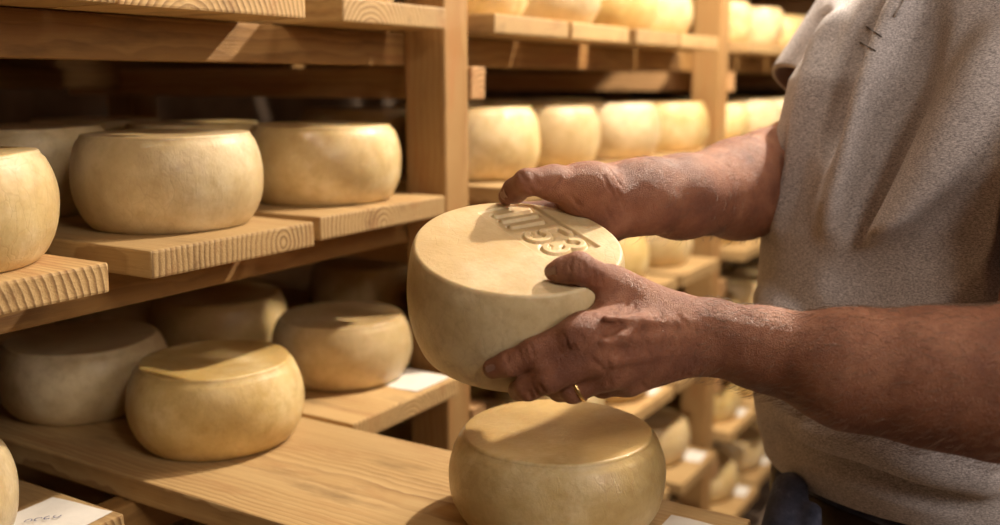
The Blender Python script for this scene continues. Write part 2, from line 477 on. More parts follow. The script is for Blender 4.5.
for z in LV:
    for bay in range(5):
        for k in range(4):
            pl = plank_at[(bay, k, z)]
            yc = pl.location.y
            rows = 3 if (bay == 0 and z in (1.26, .995)) else (2 if bay < 3 else 1)
            if z == 1.77: rows = 1 if bay else 0
            for row in range(rows):
                vi += 1
                lab = 'cheese wheel, %s, %s plank %s, %s' % (ROWN[row], ORD[k], BAYN[bay], LN[z])
                x = -.895 - row * .232 + random.uniform(-.012, .012); y = yc + random.uniform(-.006, .006); s = random.uniform(.97, 1.02); szz = random.uniform(.95, 1.03)
                if (bay, k, z, row) in hw: x, y, lab, s, szz = hw[(bay, k, z, row)]
                elif (bay, k, z) == (0, 2, .995): continue
                if bay == 1 and z == 1.26: szz = 1.12; s = 1.03
                wheel(x, y, z + .0004, lab, 'cheese wheels ripening on the rack', vi, s, szz)
BWP = atd(558, 430, .97)
wheel(BWP[0], BWP[1], .9954, 'large front cheese wheel standing on the pulled-out plank below the hands', 'cheese wheels ripening on the rack', 3, 1.0, .885, 1.1)

# ---- the held wheel, with its pressed mark
HH = .100
_n = .049 * .889 * RGT + .889 * UP - .457 * FWD; HN = _n / np.linalg.norm(_n)
HTOP = atd(518, 244.5, .880)
pr = profile(.093, .0975, .086, HH)


def onplane(x, y):
    r = FWD + RGT * (x - CX) / F - UP * (y - CY) / F
    t = ((HTOP - CAM) @ HN) / (r @ HN); return CAM + r * t


c00, c10, c11, c01 = onplane(481, 214), onplane(550, 262), onplane(600, 245), onplane(524, 199.5)
EU = (c10 - c00) + (c11 - c01); EU -= HN * (EU @ HN); EU /= np.linalg.norm(EU)   # reading direction
EV = np.cross(HN, EU)                                                          # towards the tops of the digits
cc = (c00 + c10 + c11 + c01) / 4
PW = (np.linalg.norm(c10 - c00) + np.linalg.norm(c11 - c01)) / 2; PH = ((c01 - c00) @ EV + (c11 - c10) @ EV) / 2
pc = np.array([(cc - HTOP) @ EU, (cc - HTOP) @ EV])
def pan(x, y):
    p = onplane(x, y) - HTOP; return ((p @ EU - pc[0] + PW / 2) / PH, (p @ EV - pc[1] + PH / 2) / PH)


def seg_d(Q, a, b):
    a = np.array(a); b = np.array(b); ab = b - a; t = np.clip(((Q - a) @ ab) / (ab @ ab), 0, 1)
    return np.linalg.norm(Q - (a + t[:, None] * ab), axis=1)


def glyphs(Q):
    """distance to the pen strokes of the pressed mark, panel coords in units of the panel height (0..1 up), x from 0"""
    d = np.full(len(Q), 9.)
    strokes = [[pan(496, 214.5), pan(528, 208.5)], [pan(503.5, 219.5), pan(535, 213.5)], [pan(512, 225), pan(541, 219.5)]]
    def arc(cx, cy, rx, ry, a0, a1, n=14): return [(cx + rx * math.cos(math.radians(t)), cy + ry * math.sin(math.radians(t))) for t in np.linspace(a0, a1, n)]
    x, y = pan(538, 234.6)
    strokes.append([(x + .14, y + .52), (x - .11, y + .48), (x - .12, y + .18)] + arc(x, y, .165, .18, 125, -150))
    x, y = pan(556.5, 246.3)
    strokes.append(arc(x + .02, y + .33, .135, .145, 165, -80, 14) + arc(x, y, .165, .18, 80, -150, 14))
    for s in strokes:
        for a, b in zip(s, s[1:]): d = np.minimum(d, seg_d(Q, a, b))
    return d


def held_height(U, V):
    q = np.stack([U - pc[0], V - pc[1]], 1)
    dx = np.abs(q[:, 0]) - PW / 2; dy = np.abs(q[:, 1]) - PH / 2
    db = np.maximum(dx, dy)
    rec = np.clip(-db / .0012, 0, 1); rec = rec * rec * (3 - 2 * rec)
    # the panel is deepest along its far edge
    tilt = .35 + .65 * np.clip((q[:, 1] / PH + .5), 0, 1)
    z = -.0028 * rec * tilt
    Q = np.stack([(q[:, 0] + PW / 2) / PH, (q[:, 1] + PH / 2) / PH], 1)
    g = glyphs(Q) * PH
    up = np.clip((.0036 - g) / .0012, 0, 1); up = up * up * (3 - 2 * up)
    groove = np.exp(-((g - .0046) / .0010) ** 2)
    z += rec * (up * .0026 * (.4 + .6 * tilt) - groove * .0013)
    return z


seg = 560
rr0 = .093 - .0045 * .75
rings = [p for p in pr if p[0] > rr0 + 1e-6 or p[1] < HH * .5]
rings = rings[1:] if rings[0][0] == 0 else rings
topr = np.arange(rr0, .0009, -.0008)
rz_ = [(r, z) for r, z in rings] + [(r, HH - .0009 * (1 - r / rr0)) for r in topr]
ang = np.linspace(0, 2 * math.pi, seg, endpoint=False)
Rr = np.repeat([r for r, z in rz_], seg); Zz = np.repeat([z for r, z in rz_], seg); Aa = np.tile(ang, len(rz_))
U = Rr * np.cos(Aa); V = Rr * np.sin(Aa)
P = np.stack([U, V, Zz], 1)
nz = noise3(P, 5, 22) * .0008 + noise3(P, 6, 60) * .0003
wgt = np.clip((Rr - .05) / .05, 0, 1); P[:, 0] *= 1 + nz * wgt / np.maximum(Rr, .03); P[:, 1] *= 1 + nz * wgt / np.maximum(Rr, .03)
top = (Zz > HH - .0012) & (Rr <= rr0 + 1e-6)
P[top, 2] += held_height(U, V)[top] * np.clip((rr0 - Rr[top]) / .002, 0, 1)
P = np.vstack([P, [[0, 0, 0], [0, 0, HH - .0009]]]); n = len(rz_)
ii = np.arange(n - 1)[:, None] * seg; jj = np.arange(seg)[None]; kk = (jj + 1) % seg
fs = np.stack([ii + jj, ii + kk, ii + seg + kk, ii + seg + jj], -1).reshape(-1, 4).tolist()
for j in range(seg):
    k = (j + 1) % seg; fs.append((n * seg, k, j)); fs.append((n * seg + 1, (n - 1) * seg + j, (n - 1) * seg + k))
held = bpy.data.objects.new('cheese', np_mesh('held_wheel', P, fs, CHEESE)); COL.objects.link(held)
HB = HTOP - HN * HH
held.matrix_world = Matrix(((EU[0], EV[0], HN[0], HB[0]), (EU[1], EV[1], HN[1], HB[1]), (EU[2], EV[2], HN[2], HB[2]), (0, 0, 0, 1)))
tag(held, 'tilted cheese wheel held in both hands with numerals pressed into its top', 'cheese', 'cheese wheels ripening on the rack')

# ------------------------------------------------------------------ implicit surfaces
PRR = np.array([p for p in pr if True])


def wheel_sdf(P):
    q = P - HB; z = q @ HN; r = np.linalg.norm(q - np.outer(z, HN), axis=1)
    t = np.clip(z / HH, 0, 1)
    rr = np.where(t > .47, .0905 + (.0975 - .0905) * (1 - np.abs((t - .47) / .53) ** 2.1), .086 + (.0975 - .086) * (1 - np.abs((t - .47) / .47) ** 2.3))
    dr = r - rr; dz = np.maximum(-z, z - HH)
    o = np.hypot(np.maximum(dr, 0), np.maximum(dz, 0)); return o + np.minimum(np.maximum(dr, dz), 0)


def hit(sdf, x, y, off=0., d0=.5):
    r = FWD + RGT * (x - CX) / F - UP * (y - CY) / F; L = np.linalg.norm(r); r = r / L; t = d0
    for _ in range(200):
        d = sdf((CAM + r * t)[None])[0] - off
        if d < 1e-4: return CAM + r * t
        t += d * .8
        if t > 3: return None


def smin(a, b, k):
    h = np.maximum(k - np.abs(a - b), 0) / k
    return np.minimum(a, b) - h * h * k / 4


class Cap:
    def __init__(s, a, b, ra, rb, k=.01, op='add'):
        s.a, s.b, s.ra, s.rb, s.k, s.op = np.array(a, float), np.array(b, float), ra, rb, k, op

    def d(s, P):
        ab = s.b - s.a; t = np.clip(((P - s.a) @ ab) / max(ab @ ab, 1e-12), 0, 1)
        return np.linalg.norm(P - (s.a + t[:, None] * ab), axis=1) - (s.ra + (s.rb - s.ra) * t)


class Ell:
    def __init__(s, c, ax, r, k=.02, op='add'):
        s.c, s.A, s.r, s.k, s.op = np.array(c, float), np.array(ax, float), np.array(r, float), k, op

    def d(s, P):
        q = (P - s.c) @ s.A.T; k0 = np.linalg.norm(q / s.r, axis=1) + 1e-9; k1 = np.linalg.norm(q / s.r ** 2, axis=1) + 1e-9
        return k0 * (k0 - 1) / k1


class Stack:
    """elliptic sections along world z: rows (z, cx, cy, a(side), b(front)) with facing f"""
    def __init__(s, rows, f, grow=0., k=.03, op='add', e=2.3):
        s.R = np.array(rows); s.f = np.array(f); s.s = np.array([-f[1], f[0]]); s.g = grow; s.k = k; s.op = op; s.e = e

    def d(s, P):
        z = P[:, 2]; R = s.R
        o = np.argsort(R[:, 0]); R = R[o]
        it = lambda j: np.interp(z, R[:, 0], R[:, j])
        cx, cy, a, b = it(1), it(2), it(3) + s.g, it(4) + s.g
        q = np.stack([P[:, 0] - cx, P[:, 1] - cy], 1)
        u = np.abs(q @ s.s); v = np.abs(q @ s.f)
        k0 = ((u / a) ** s.e + (v / b) ** s.e) ** (1 / s.e) + 1e-9
        rad = np.hypot(u, v) + 1e-9
        d = (k0 - 1) * rad / k0
        d = d * .92
        dz = np.maximum(R[0, 0] - s.g - z, z - R[-1, 0] - s.g)
        return np.where(dz > 0, np.hypot(np.maximum(d, 0), dz), np.maximum(d, dz))


class Fn:
    def __init__(s, fn, k=.004, op='sub'): s.fn, s.k, s.op = fn, k, op
    def d(s, P): return s.fn(P)


def evalp(prims, P):
    d = np.full(len(P), 9.)
    for p in prims:
        q = p.d(P)
        if p.op == 'add': d = smin(d, q, p.k)
        elif p.op == 'sub': d = -smin(-d, q, p.k)
        elif p.op == 'and': d = -smin(-d, -q, p.k)
    return d


def polygonise(prims, lo, hi, h, B=14, name='m'):
    lo = np.array(lo); hi = np.array(hi)
    nb = np.ceil((hi - lo) / (h * B)).astype(int)
    gi = np.stack(np.meshgrid(*[np.arange(n) for n in nb], indexing='ij'), -1).reshape(-1, 3)
    cen = lo + (gi + .5) * h * B; hd = h * B * .87
    d = evalp(prims, cen); keep = np.abs(d) < hd * 1.5
    gi = gi[keep]; cen = cen[keep]
    loc = np.stack(np.meshgrid(*[np.arange(B + 2)] * 3, indexing='ij'), -1).reshape(-1, 3)
    # distance of each additive/subtractive prim at the block centres, for culling
    pd = np.stack([p.d(cen) for p in prims])
    VK, VP, QK = [], [], []
    OFF = 1 << 20
    def key(I): return (I[:, 0].astype(np.int64) << 42) + (I[:, 1].astype(np.int64) << 21) + I[:, 2]
    for bi in range(len(gi)):
        act = [p for p, dd in zip(prims, pd[:, bi]) if dd < hd * 1.35 + .03 or p.op == 'and']
        if not act: continue
        base = gi[bi] * B
        pts = lo + (base + loc) * h
        v = evalp(act, pts).reshape((B + 2,) * 3)
        if v.min() > 0 or v.max() < 0: continue
        n = B + 1
        acc = np.zeros((n, n, n, 3)); cnt = np.zeros((n, n, n))
        for ax in range(3):
            for o1 in (0, 1):
                for o2 in (0, 1):
                    sl0 = [slice(0, n)] * 3; sl1 = [slice(0, n)] * 3
                    oth = [a for a in range(3) if a != ax]
                    for a, o in zip(oth, (o1, o2)): sl0[a] = slice(o, o + n); sl1[a] = slice(o, o + n)
                    sl1[ax] = slice(1, n + 1)
                    a_ = v[tuple(sl0)]; b_ = v[tuple(sl1)]
                    m = (a_ > 0) != (b_ > 0)
                    t = np.where(m, a_ / np.where(m, a_ - b_, 1), 0)
                    acc[..., ax] += np.where(m, t, 0); acc[..., oth[0]] += m * o1; acc[..., oth[1]] += m * o2; cnt += m
        has = cnt > 0
        I = np.argwhere(has); 
        VK.append(key(base + I)); VP.append(lo + (base + I + acc[has] / cnt[has][:, None]) * h)
        for ax in range(3):
            oth = [a for a in range(3) if a != ax]
            # edges from node I along ax; cells around need I-1 in others; owned nodes 1..B
            sl0 = [slice(1, n)] * 3; sl1 = [slice(1, n)] * 3
            sl0[ax] = slice(0, B); sl1[ax] = slice(1, B + 1)
            a_ = v[tuple(sl0)]; b_ = v[tuple(sl1)]
            m = (a_ > 0) != (b_ > 0)
            E = np.argwhere(m)
            if not len(E): continue
            sgn = a_[m] > 0
            E = E + np.array([0 if a == ax else 1 for a in range(3)])
            e1 = np.eye(3, dtype=int)[oth[0]]; e2 = np.eye(3, dtype=int)[oth[1]]
            q = np.stack([key(base + E - e1 - e2), key(base + E - e2), key(base + E), key(base + E - e1)], 1)
            flip = sgn if ax != 1 else ~sgn
            q[flip] = q[flip][:, ::-1]
            QK.append(q)
    VK = np.concatenate(VK); VP = np.concatenate(VP); QK = np.concatenate(QK)
    uk, idx = np.unique(VK, return_index=True); V = VP[idx]
    Q = np.searchsorted(uk, QK)
    # two Newton steps onto the surface
    for _ in range(2):
        e = 5e-4; g = np.stack([evalp_c(prims, V + np.eye(3)[i] * e) - evalp_c(prims, V - np.eye(3)[i] * e) for i in range(3)], 1) / (2 * e)
        d = evalp_c(prims, V); gn = (g * g).sum(1)
        step = -(d / np.maximum(gn, .2))[:, None] * g
        L = np.linalg.norm(step, axis=1); step *= np.minimum(1, .5 * h / np.maximum(L, 1e-9))[:, None]
        V = V + step
    print(name, len(V), 'verts')
    me = bpy.data.meshes.new(name)
    me.vertices.add(len(V)); me.vertices.foreach_set('co', V.astype(np.float32).ravel())
    me.loops.add(len(Q) * 4); me.loops.foreach_set('vertex_index', Q.astype(np.int32).ravel())
    me.polygons.add(len(Q)); me.polygons.foreach_set('loop_start', np.arange(0, len(Q) * 4, 4, dtype=np.int32))
    me.update(calc_edges=True); me.validate()
    me.polygons.foreach_set('use_smooth', [True] * len(me.polygons))
    return me


def evalp_c(prims, V, C=20000):
    """chunked by position so far prims are skipped"""
    o = np.lexsort((V[:, 2] // .06, V[:, 1] // .06, V[:, 0] // .06)); out = np.empty(len(V))
    for i in range(0, len(V), 3000):
        ix = o[i:i + 3000]; Pq = V[ix]; c = Pq.mean(0); R = np.linalg.norm(Pq - c, axis=1).max()
        act = [p for p in prims if p.op == 'and' or p.d(c[None])[0] < R * 1.1 + .03]
        out[ix] = evalp(act, Pq)
    return out


def cs(r, f, z):
    """camera aligned ground coords -> world"""
    return np.array([r * RGT[0] + f * _h[0], r * RGT[1] + f * _h[1], z])


def chain(pts, k=.006, k0=None, op='add'):
    out = []
    for i, (a, b) in enumerate(zip(pts, pts[1:])):
        out.append(Cap(a[0], b[0], a[1], b[1], k if i or k0 is None else k0, op))
    return out


# ------------------------------------------------------------------ the person
fr, ff = -.82, -.57
FAC = (cs(fr, ff, 0))[:2]; FAC = FAC / np.linalg.norm(FAC)
SID = np.array([-FAC[1], FAC[0]])         # to his left
F3 = np.array([*FAC, 0]); S3 = np.array([*SID, 0])


def row(z, r, f, a, b):
    c = cs(r - .006, f - .03, z); return (z, c[0], c[1], a, b)


TOR = [row(.90, 0.493, 1.105, .165, .125), row(.98, 0.490, 1.10, .170, .140), row(1.04, 0.490, 1.095, .178, .152), row(1.10, 0.483, 1.09, .182, .158), row(1.18, 0.480, 1.085, .182, .150),
       row(1.26, 0.478, 1.08, .185, .138), row(1.34, 0.485, 1.08, .190, .128), row(1.42, 0.498, 1.08, .192, .118), row(1.48, 0.516, 1.08, .175, .105), row(1.54, 0.533, 1.085, .12, .085), row(1.57, 0.538, 1.09, .07, .065)]
torso = lambda g=0., k=.03, op='add': Stack(TOR, FAC, g, k, op)
NECK = cs(.505, 1.085, 1.53); HEADC = cs(.47, 1.05, 1.735)
SHL = cs(.585, .925, 1.485); SHR = cs(.452, 1.275, 1.505)
ELL = atd(1052, 392, .765); sl_l = atd(1076, 228, .845)
ELR = atd(834, 180, 1.29)
W_L = atd(703, 337, .853); W_R = atd(628, 196, .975)

prims = []
# arms
prims += chain([(SHL, .056), (sl_l, .050), (ELL, .047)], .03)
prims += chain([(SHR, .052), (SHR * .5 + ELR * .5, .048), (ELR, .046)], .03)
prims += chain([(ELL, .050), (atd(1000, 384, .772), .0565), (atd(930, 377, .79), .052), (atd(850, 369, .812), .0465), (atd(760, 348, .842), .0318), (atd(715, 339, .85), .0275)], .02)
prims += chain([(ELR, .046), (atd(800, 172, 1.235), .064), (atd(772, 181, 1.165), .058), (atd(740, 189, 1.11), .0535), (atd(680, 197, 1.02), .040), (atd(640, 196, .98), .0335)], .02)
prims += [torso(-.034, k=.02)]
prims += [Cap(NECK - np.array([0, 0, .04]), HEADC - np.array([0, 0, .09]) - F3 * .01, .062, .055, .04)]


def T(a, b, t): return a + (b - a) * t


def surf(x, y, off): 
    p = hit(wheel_sdf, x, y, off)
    return p


# ---- left hand (near): keypoints as (pixel x, pixel y, depth) so each joint sits where seen, fingers resting on the rind
K = {}
iT = surf(493, 368.5, .0080); iD = surf(509, 363.5, .0092); iP = surf(535, 353, .0112)
mP = atd(548, 373, iP @ FWD * 0 + .805)
LH = []
wl_hi = atd(703, 326, .853); wl_lo = atd(703, 345, .853)
MC = {'i': atd(584, 331, .803), 'm': atd(596, 355, .800), 'r': atd(610, 371, .812), 'p': atd(628, 380, .832)}
LH += [Cap(wl_hi, MC['i'], .0215, .0150, .012), Cap(wl_hi * .6 + wl_lo * .4, MC['m'], .0205, .0155, .012), Cap(wl_lo, MC['r'], .0205, .0150, .012), Cap(wl_lo, MC['p'], .0205, .0135, .012)]
LH += [Cap(atd(715, 328, .85), wl_hi, .0235, .0215, .012), Cap(atd(715, 345, .85), wl_lo, .0235, .0215, .012)]
# palm body
LH += [Cap(atd(675, 335, .858), atd(612, 335, .845), .026, .020, .014)]
# knuckle bumps
LH += [Ell(atd(574, 335, .793), np.eye(3), (.0105,) * 3, .010)]
# thumb
tMC = atd(612, 286, .842); tIP = atd(577, 272, .838); 
tT = onplane(552, 280) + HN * .0078
tIP = onplane(577, 284) + HN * .0150
LH += [Cap(atd(668, 318, .85), tMC, .0240, .0165, .014), Cap(tMC, tIP, .0150, .0126, .010), Cap(tIP, tIP * .4 + tT * .6, .0126, .0102, .006), Cap(tIP * .4 + tT * .6, tT, .0102, .0070, .006)]
# web between thumb and index
LH += [Cap(atd(628, 300, .842), atd(600, 318, .822), .014, .010, .016)]
# index
LH += [Cap(MC['i'], iP, .0145, .0123, .008), Cap(iP, iD, .0121, .0105, .005), Cap(iD, iT, .0105, .0086, .004)]
# middle
mP = atd(549, 378, .800); mD = atd(528, 387, .812); mT = atd(519, 390, .832)
LH += [Cap(MC['m'], mP, .0145, .0122, .007), Cap(mP, mD, .0122, .0112, .003), Cap(mD, mT, .0112, .0092, .003)]
# ring finger
rP = atd(573, 389, .818); rD = atd(560, 389, .842); rT = atd(550, 386, .862)
LH += [Cap(MC['r'], rP, .0140, .0118, .007), Cap(rP, rD, .0118, .0106, .003), Cap(rD, rT, .0106, .0088, .003)]
# little finger
pP = atd(603, 386, .842); pD = atd(588, 384, .862); pT = atd(577, 380, .878)
LH += [Cap(MC['p'], pP, .0122, .0102, .007), Cap(pP, pD, .0102, .0092, .003), Cap(pD, pT, .0092, .0078, .003)]
# tendons and veins on the back of the hand
for a, b, r in (((690, 324, .829), (606, 318, .790), .0022), ((690, 334, .829), (604, 342, .785), .0022), ((690, 345, .831), (614, 362, .789), .002),
                ((672, 312, .836), (640, 322, .807), .0022), ((640, 322, .807), (622, 336, .792), .002)):
    LH.append(Cap(atd(*a), atd(*b), r, r, .008))


def crease(a, b, r=.0007, k=.0022): return Cap(a, b, r, r, k, 'sub')


def hsurf(ps, x, y, off=0.): return hit(lambda P: evalp(ps, P), x, y, off, .6)


def creases(ps, lines, r=.0007):
    out = []
    for (x0, y0, x1, y1) in lines:
        n = 4; pts = []
        for i in range(n + 1):
            p = hsurf(ps, x0 + (x1 - x0) * i / n + math.sin(i * 1.7) * .6, y0 + (y1 - y0) * i / n)
            if p is not None: pts.append(p)
        for p, q in zip(pts, pts[1:]):
            if np.linalg.norm(p - q) < .02: out.append(crease(p, q, r))
    return out


# measured on the photo: knuckle folds of index, middle, thumb
LC = [(518, 349, 522, 360), (523, 346, 528, 360), (529, 343, 534, 358), (563, 334, 570, 350), (568, 331, 576, 349), (573, 330, 582, 347), (578, 331, 586, 345),
      (538, 384, 545, 392), (533, 388, 540, 397), (528, 391, 533, 399), (583, 262, 586, 275), (577, 259, 578, 272), (571, 259, 570, 270), (594, 271, 596, 284), (600, 275, 603, 284),
      (590, 357, 598, 366), (597, 362, 606, 372), (506, 353, 508, 362)]
LH += creases(LH, LC)
for k_ in range(26):  # fine folds over the back of the hand and the wrist
    x = random.uniform(605, 700); y = random.uniform(300, 385) ; a = random.uniform(-.5, .5) + 1.25
    LH += creases(LH[:30], [(x, y, x + 9 * math.cos(a), y + 9 * math.sin(a))], .0004)
prims += LH

# ---- right hand (far): thumb laid over the rim, thenar seen from the palm side, fingers behind the wheel
RH = []
wr_a = atd(632, 186, .98); wr_b = atd(630, 208, .972)
thn = atd(592, 190, .950)
RH += [Cap(atd(650, 184, .985), wr_a, .026, .021, .012), Cap(atd(650, 208, .98), wr_b, .026, .022, .012)]
RH += [Cap(wr_b, thn, .0235, .0245, .016), Cap(wr_a, atd(575, 186, .965), .0215, .0200, .016), Cap(thn, atd(556, 184, .938), .0230, .0160, .014)]
rtM = atd(552, 182, .936); rtI = atd(527, 182, .925); rtT = onplane(506.5, 204) + HN * .0080
RH += [Cap(rtM, rtI, .0155, .0122, .010), Cap(rtI, rtI * .4 + rtT * .6, .0124, .0118, .004), Cap(rtI * .4 + rtT * .6, rtT, .0118, .0085, .004)]
RH += [Cap(atd(585, 205, .955), atd(608, 222, .955), .020, .017, .016)]
# palm and fingers that go round the far side
side = lambda ang_, zz, off: HB + HN * zz + (EU * math.cos(ang_) + EV * math.sin(ang_)) * off
aR = math.atan2((atd(575, 190, .96) - HTOP) @ EV, (atd(575, 190, .96) - HTOP) @ EU)
kn = [side(aR + .05, .088, .128), side(aR + .08, .066, .132), side(aR + .10, .044, .130), side(aR + .08, .024, .124)]
for i, kx in enumerate(kn):
    RH.append(Cap(T(wr_a, wr_b, .2 + .2 * i), kx, .021, .0145, .012))
    r0 = [.0125, .0125, .012, .0105][i]; ln = [.26, .28, .27, .22][i]
    zz = [.078, .056, .034, .014][i]
    q1 = side(aR + .05 + ln, zz, .1195); q2 = side(aR + .05 + ln * 2.0, zz, .1165); q3 = side(aR + .05 + ln * 2.7, zz, .1135)
    RH += [Cap(kx, q1, .014, r0, .006), Cap(q1, q2, r0, r0 * .92, .003), Cap(q2, q3, r0 * .92, r0 * .75, .003)]
RC = [(519, 172, 526, 182), (531, 174, 537, 186), (534, 173, 540, 186), (528, 186, 534, 194), (612, 172, 622, 186), (609, 186, 618, 204), (617, 190, 626, 212), (604, 176, 610, 190), (604, 205, 612, 220),
      (560, 178, 552, 190), (570, 196, 580, 206)]
RH += creases(RH, RC)
prims += RH
# keep the skin out of the held wheel: fingertips flatten against the rind
prims.append(Fn(lambda P: wheel_sdf(P) - .0002, .0015, 'sub'))

# ---- head (out of the frame above, kept simple but whole)
hx = np.array([S3, F3, [0, 0, 1]])
HEADP = [Ell(HEADC + np.array([0, 0, .02]), hx, (.076, .095, .105), .03), Ell(HEADC + F3 * .035 - np.array([0, 0, .055]), hx, (.055, .058, .060), .04),
         Cap(HEADC + F3 * .096 + np.array([0, 0, .015]), HEADC + F3 * .112 - np.array([0, 0, .022]), .008, .013, .014),
         Ell(HEADC + F3 * .088 - np.array([0, 0, .053]), hx, (.024, .010, .008), .008),
         Cap(HEADC + F3 * .10 - np.array([0, 0, .0535]) - S3 * .02, HEADC + F3 * .10 - np.array([0, 0, .0535]) + S3 * .02, .001, .001, .004, 'sub')]
for s_ in (-1, 1):
    HEADP += [Ell(HEADC + S3 * s_ * .079 - F3 * .005, hx, (.010, .020, .032), .008), Ell(HEADC + S3 * s_ * .032 + F3 * .094 + np.array([0, 0, .018]), hx, (.016, .012, .011), .012, 'sub'),
              Ell(HEADC + S3 * s_ * .032 + F3 * .082 + np.array([0, 0, .018]), hx, (.0125,) * 3, .003)]
prims += HEADP
lo = np.minimum.reduce([SHL, SHR, ELL, ELR, W_L, W_R, iT, rtT, HEADC]) - .30; hi = np.maximum.reduce([SHL, SHR, ELL, ELR, HEADC, kn[0]]) + .20
lo[2] = .86
me = polygonise(prims, lo, hi, .0021, name='person')
me.materials.append(SKIN)
person = bpy.data.objects.new('person', me); COL.objects.link(person)
tag(person, 'person in a grey short-sleeved shirt, jeans and belt holding up a cheese wheel', 'person')

# ---- arm hair
_co = np.empty(len(me.vertices) * 3, np.float32); me.vertices.foreach_get('co', _co); _co = _co.reshape(-1, 3).astype(float)
_no = np.empty(len(me.vertices) * 3, np.float32); me.vertices.foreach_get('normal', _no); _no = _no.reshape(-1, 3).astype(float)
def arm_hair(A, B, w, count, lmin, lmax):
    ax_ = (B - A) / np.linalg.norm(B - A); L_ = np.linalg.norm(B - A)
    t = (_co - A) @ ax_; rad = np.linalg.norm(_co - A - np.outer(t, ax_), axis=1)
    ok = np.flatnonzero((t > 0) & (t < L_) & (rad < w)); ok = rng.choice(ok, count)
    out = []
    for i in ok:
        n_ = _no[i]; d = ax_ - n_ * (ax_ @ n_); d /= np.linalg.norm(d) + 1e-9
        sd = np.cross(n_, d); d = d + sd * rng.normal(0, .45) + np.array([0, 0, -.35]); l = rng.uniform(lmin, lmax)
        p = _co[i]; out.append([p - n_ * .0004, p + n_ * l * .28 + d * l * .35, p + n_ * l * .40 + d * l * .72, p + n_ * l * .40 + d * l * 1.05])
    return out
HS = arm_hair(ELL, W_L, .075, 2600, .006, .012) + arm_hair(ELR, W_R, .075, 1500, .006, .011) + arm_hair(W_L, MC['m'], .035, 260, .003, .006)
cu = bpy.data.curves.new('arm_hair', 'CURVE'); cu.dimensions = '3D'; cu.bevel_depth = .00011; cu.bevel_resolution = 0
for h_ in HS:
    sp = cu.splines.new('POLY'); sp.points.add(3)
    for q_, p_ in zip(sp.points, h_): q_.co = (*p_, 1)
    sp.points[3].radius = .3
cu.materials.append(mat_simple('arm_hair_fibre', (.16, .09, .05), .5))
ah = bpy.data.objects.new('arm_hair', cu); COL.objects.link(ah); ah.parent = person; ah['kind'] = 'stuff'

# ---- fingernails
def nail(c, nrm, along, w, l, name='fingernail'):
    nrm = nrm / np.linalg.norm(nrm); along = along - nrm * (along @ nrm); along /= np.linalg.norm(along); s = np.cross(along, nrm)
    bm = bmesh.new(); n = 8; g = []
    for i in range(n + 1):
        r_ = []
        for j in range(n + 1):
            u = (i / n - .5) * 2; v = (j / n - .5) * 2
            m_ = math.sqrt(max(1 - .5 * v * v, 0)); k_ = math.sqrt(max(1 - .5 * u * u, 0))
            uu = u * m_; vv = v * k_
            p = c + s * uu * w + along * vv * l - nrm * (uu * uu * w * .45)
            r_.append(bm.verts.new(p))
        g.append(r_)
    for i in range(n):
        for j in range(n): bm.faces.new((g[i][j], g[i + 1][j], g[i + 1][j + 1], g[i][j + 1]))
    bmesh.ops.solidify(bm, geom=bm.faces[:], thickness=.0006)
    return mesh_obj(name, bm, NAIL, person, True)


def grad(ps, p, e=4e-4):
    return np.array([evalp(ps, (p + np.eye(3)[i] * e)[None])[0] - evalp(ps, (p - np.eye(3)[i] * e)[None])[0] for i in range(3)]) / (2 * e)


for ps, x, y, al, w_, l_ in ((LH, 490.5, 368, iT - iD, .0048, .0055), (LH, 551, 271, tT - tIP, .0058, .0060), (RH, 503, 195, rtT - rtI, .0062, .0068)):
    p = hsurf(ps, x, y)
    if p is not None:
        g_ = grad(ps, p); nail(p + g_ / np.linalg.norm(g_) * .0002, g_, al, w_, l_)

# ---- ring on the ring finger
rc = T(MC['r'], rP, .86); ax = rP - MC['r']; ax /= np.linalg.norm(ax)
u_ = np.cross(ax, [0, 0, 1]); u_ /= np.linalg.norm(u_); v_ = np.cross(ax, u_)
bm = bmesh.new(); R_ = .0130; ringv = []
for i in range(48):
    a = i / 48 * 2 * math.pi; d = u_ * math.cos(a) + v_ * math.sin(a); rw = []
    for j in range(10):
        b = j / 10 * 2 * math.pi
        rw.append(bm.verts.new(rc + d * (R_ + .0009 * math.cos(b)) + ax * .0017 * math.sin(b)))
    ringv.append(rw)
for i in range(48):
    for j in range(10): bm.faces.new((ringv[i][j], ringv[(i + 1) % 48][j], ringv[(i + 1) % 48][(j + 1) % 10], ringv[i][(j + 1) % 10]))
mesh_obj('wedding_ring', bm, GOLD, person, True)['label'] = 'thin gold ring'

# ---- shirt
sl_r = None
class Sleeve(Cap):
    def d(s, P):
        n = (s.b - s.a) / np.linalg.norm(s.b - s.a)
        return -smin(-Cap.d(s, P), (P - s.b) @ -n, .004)


sl_r = atd(814, 92, 1.235)
base = [torso(.012, .05), Sleeve(SHL, sl_l, .085, .074, .04), Sleeve(SHR, sl_r, .055, .060, .03)]
# belly hang of the jersey over the belt
bf = cs(.470, 1.06, 1.06)
base += [Ell(bf + F3 * .06, hx, (.13, .115, .085), .05)]
sh = list(base)
bsdf = lambda P: evalp(base, P)


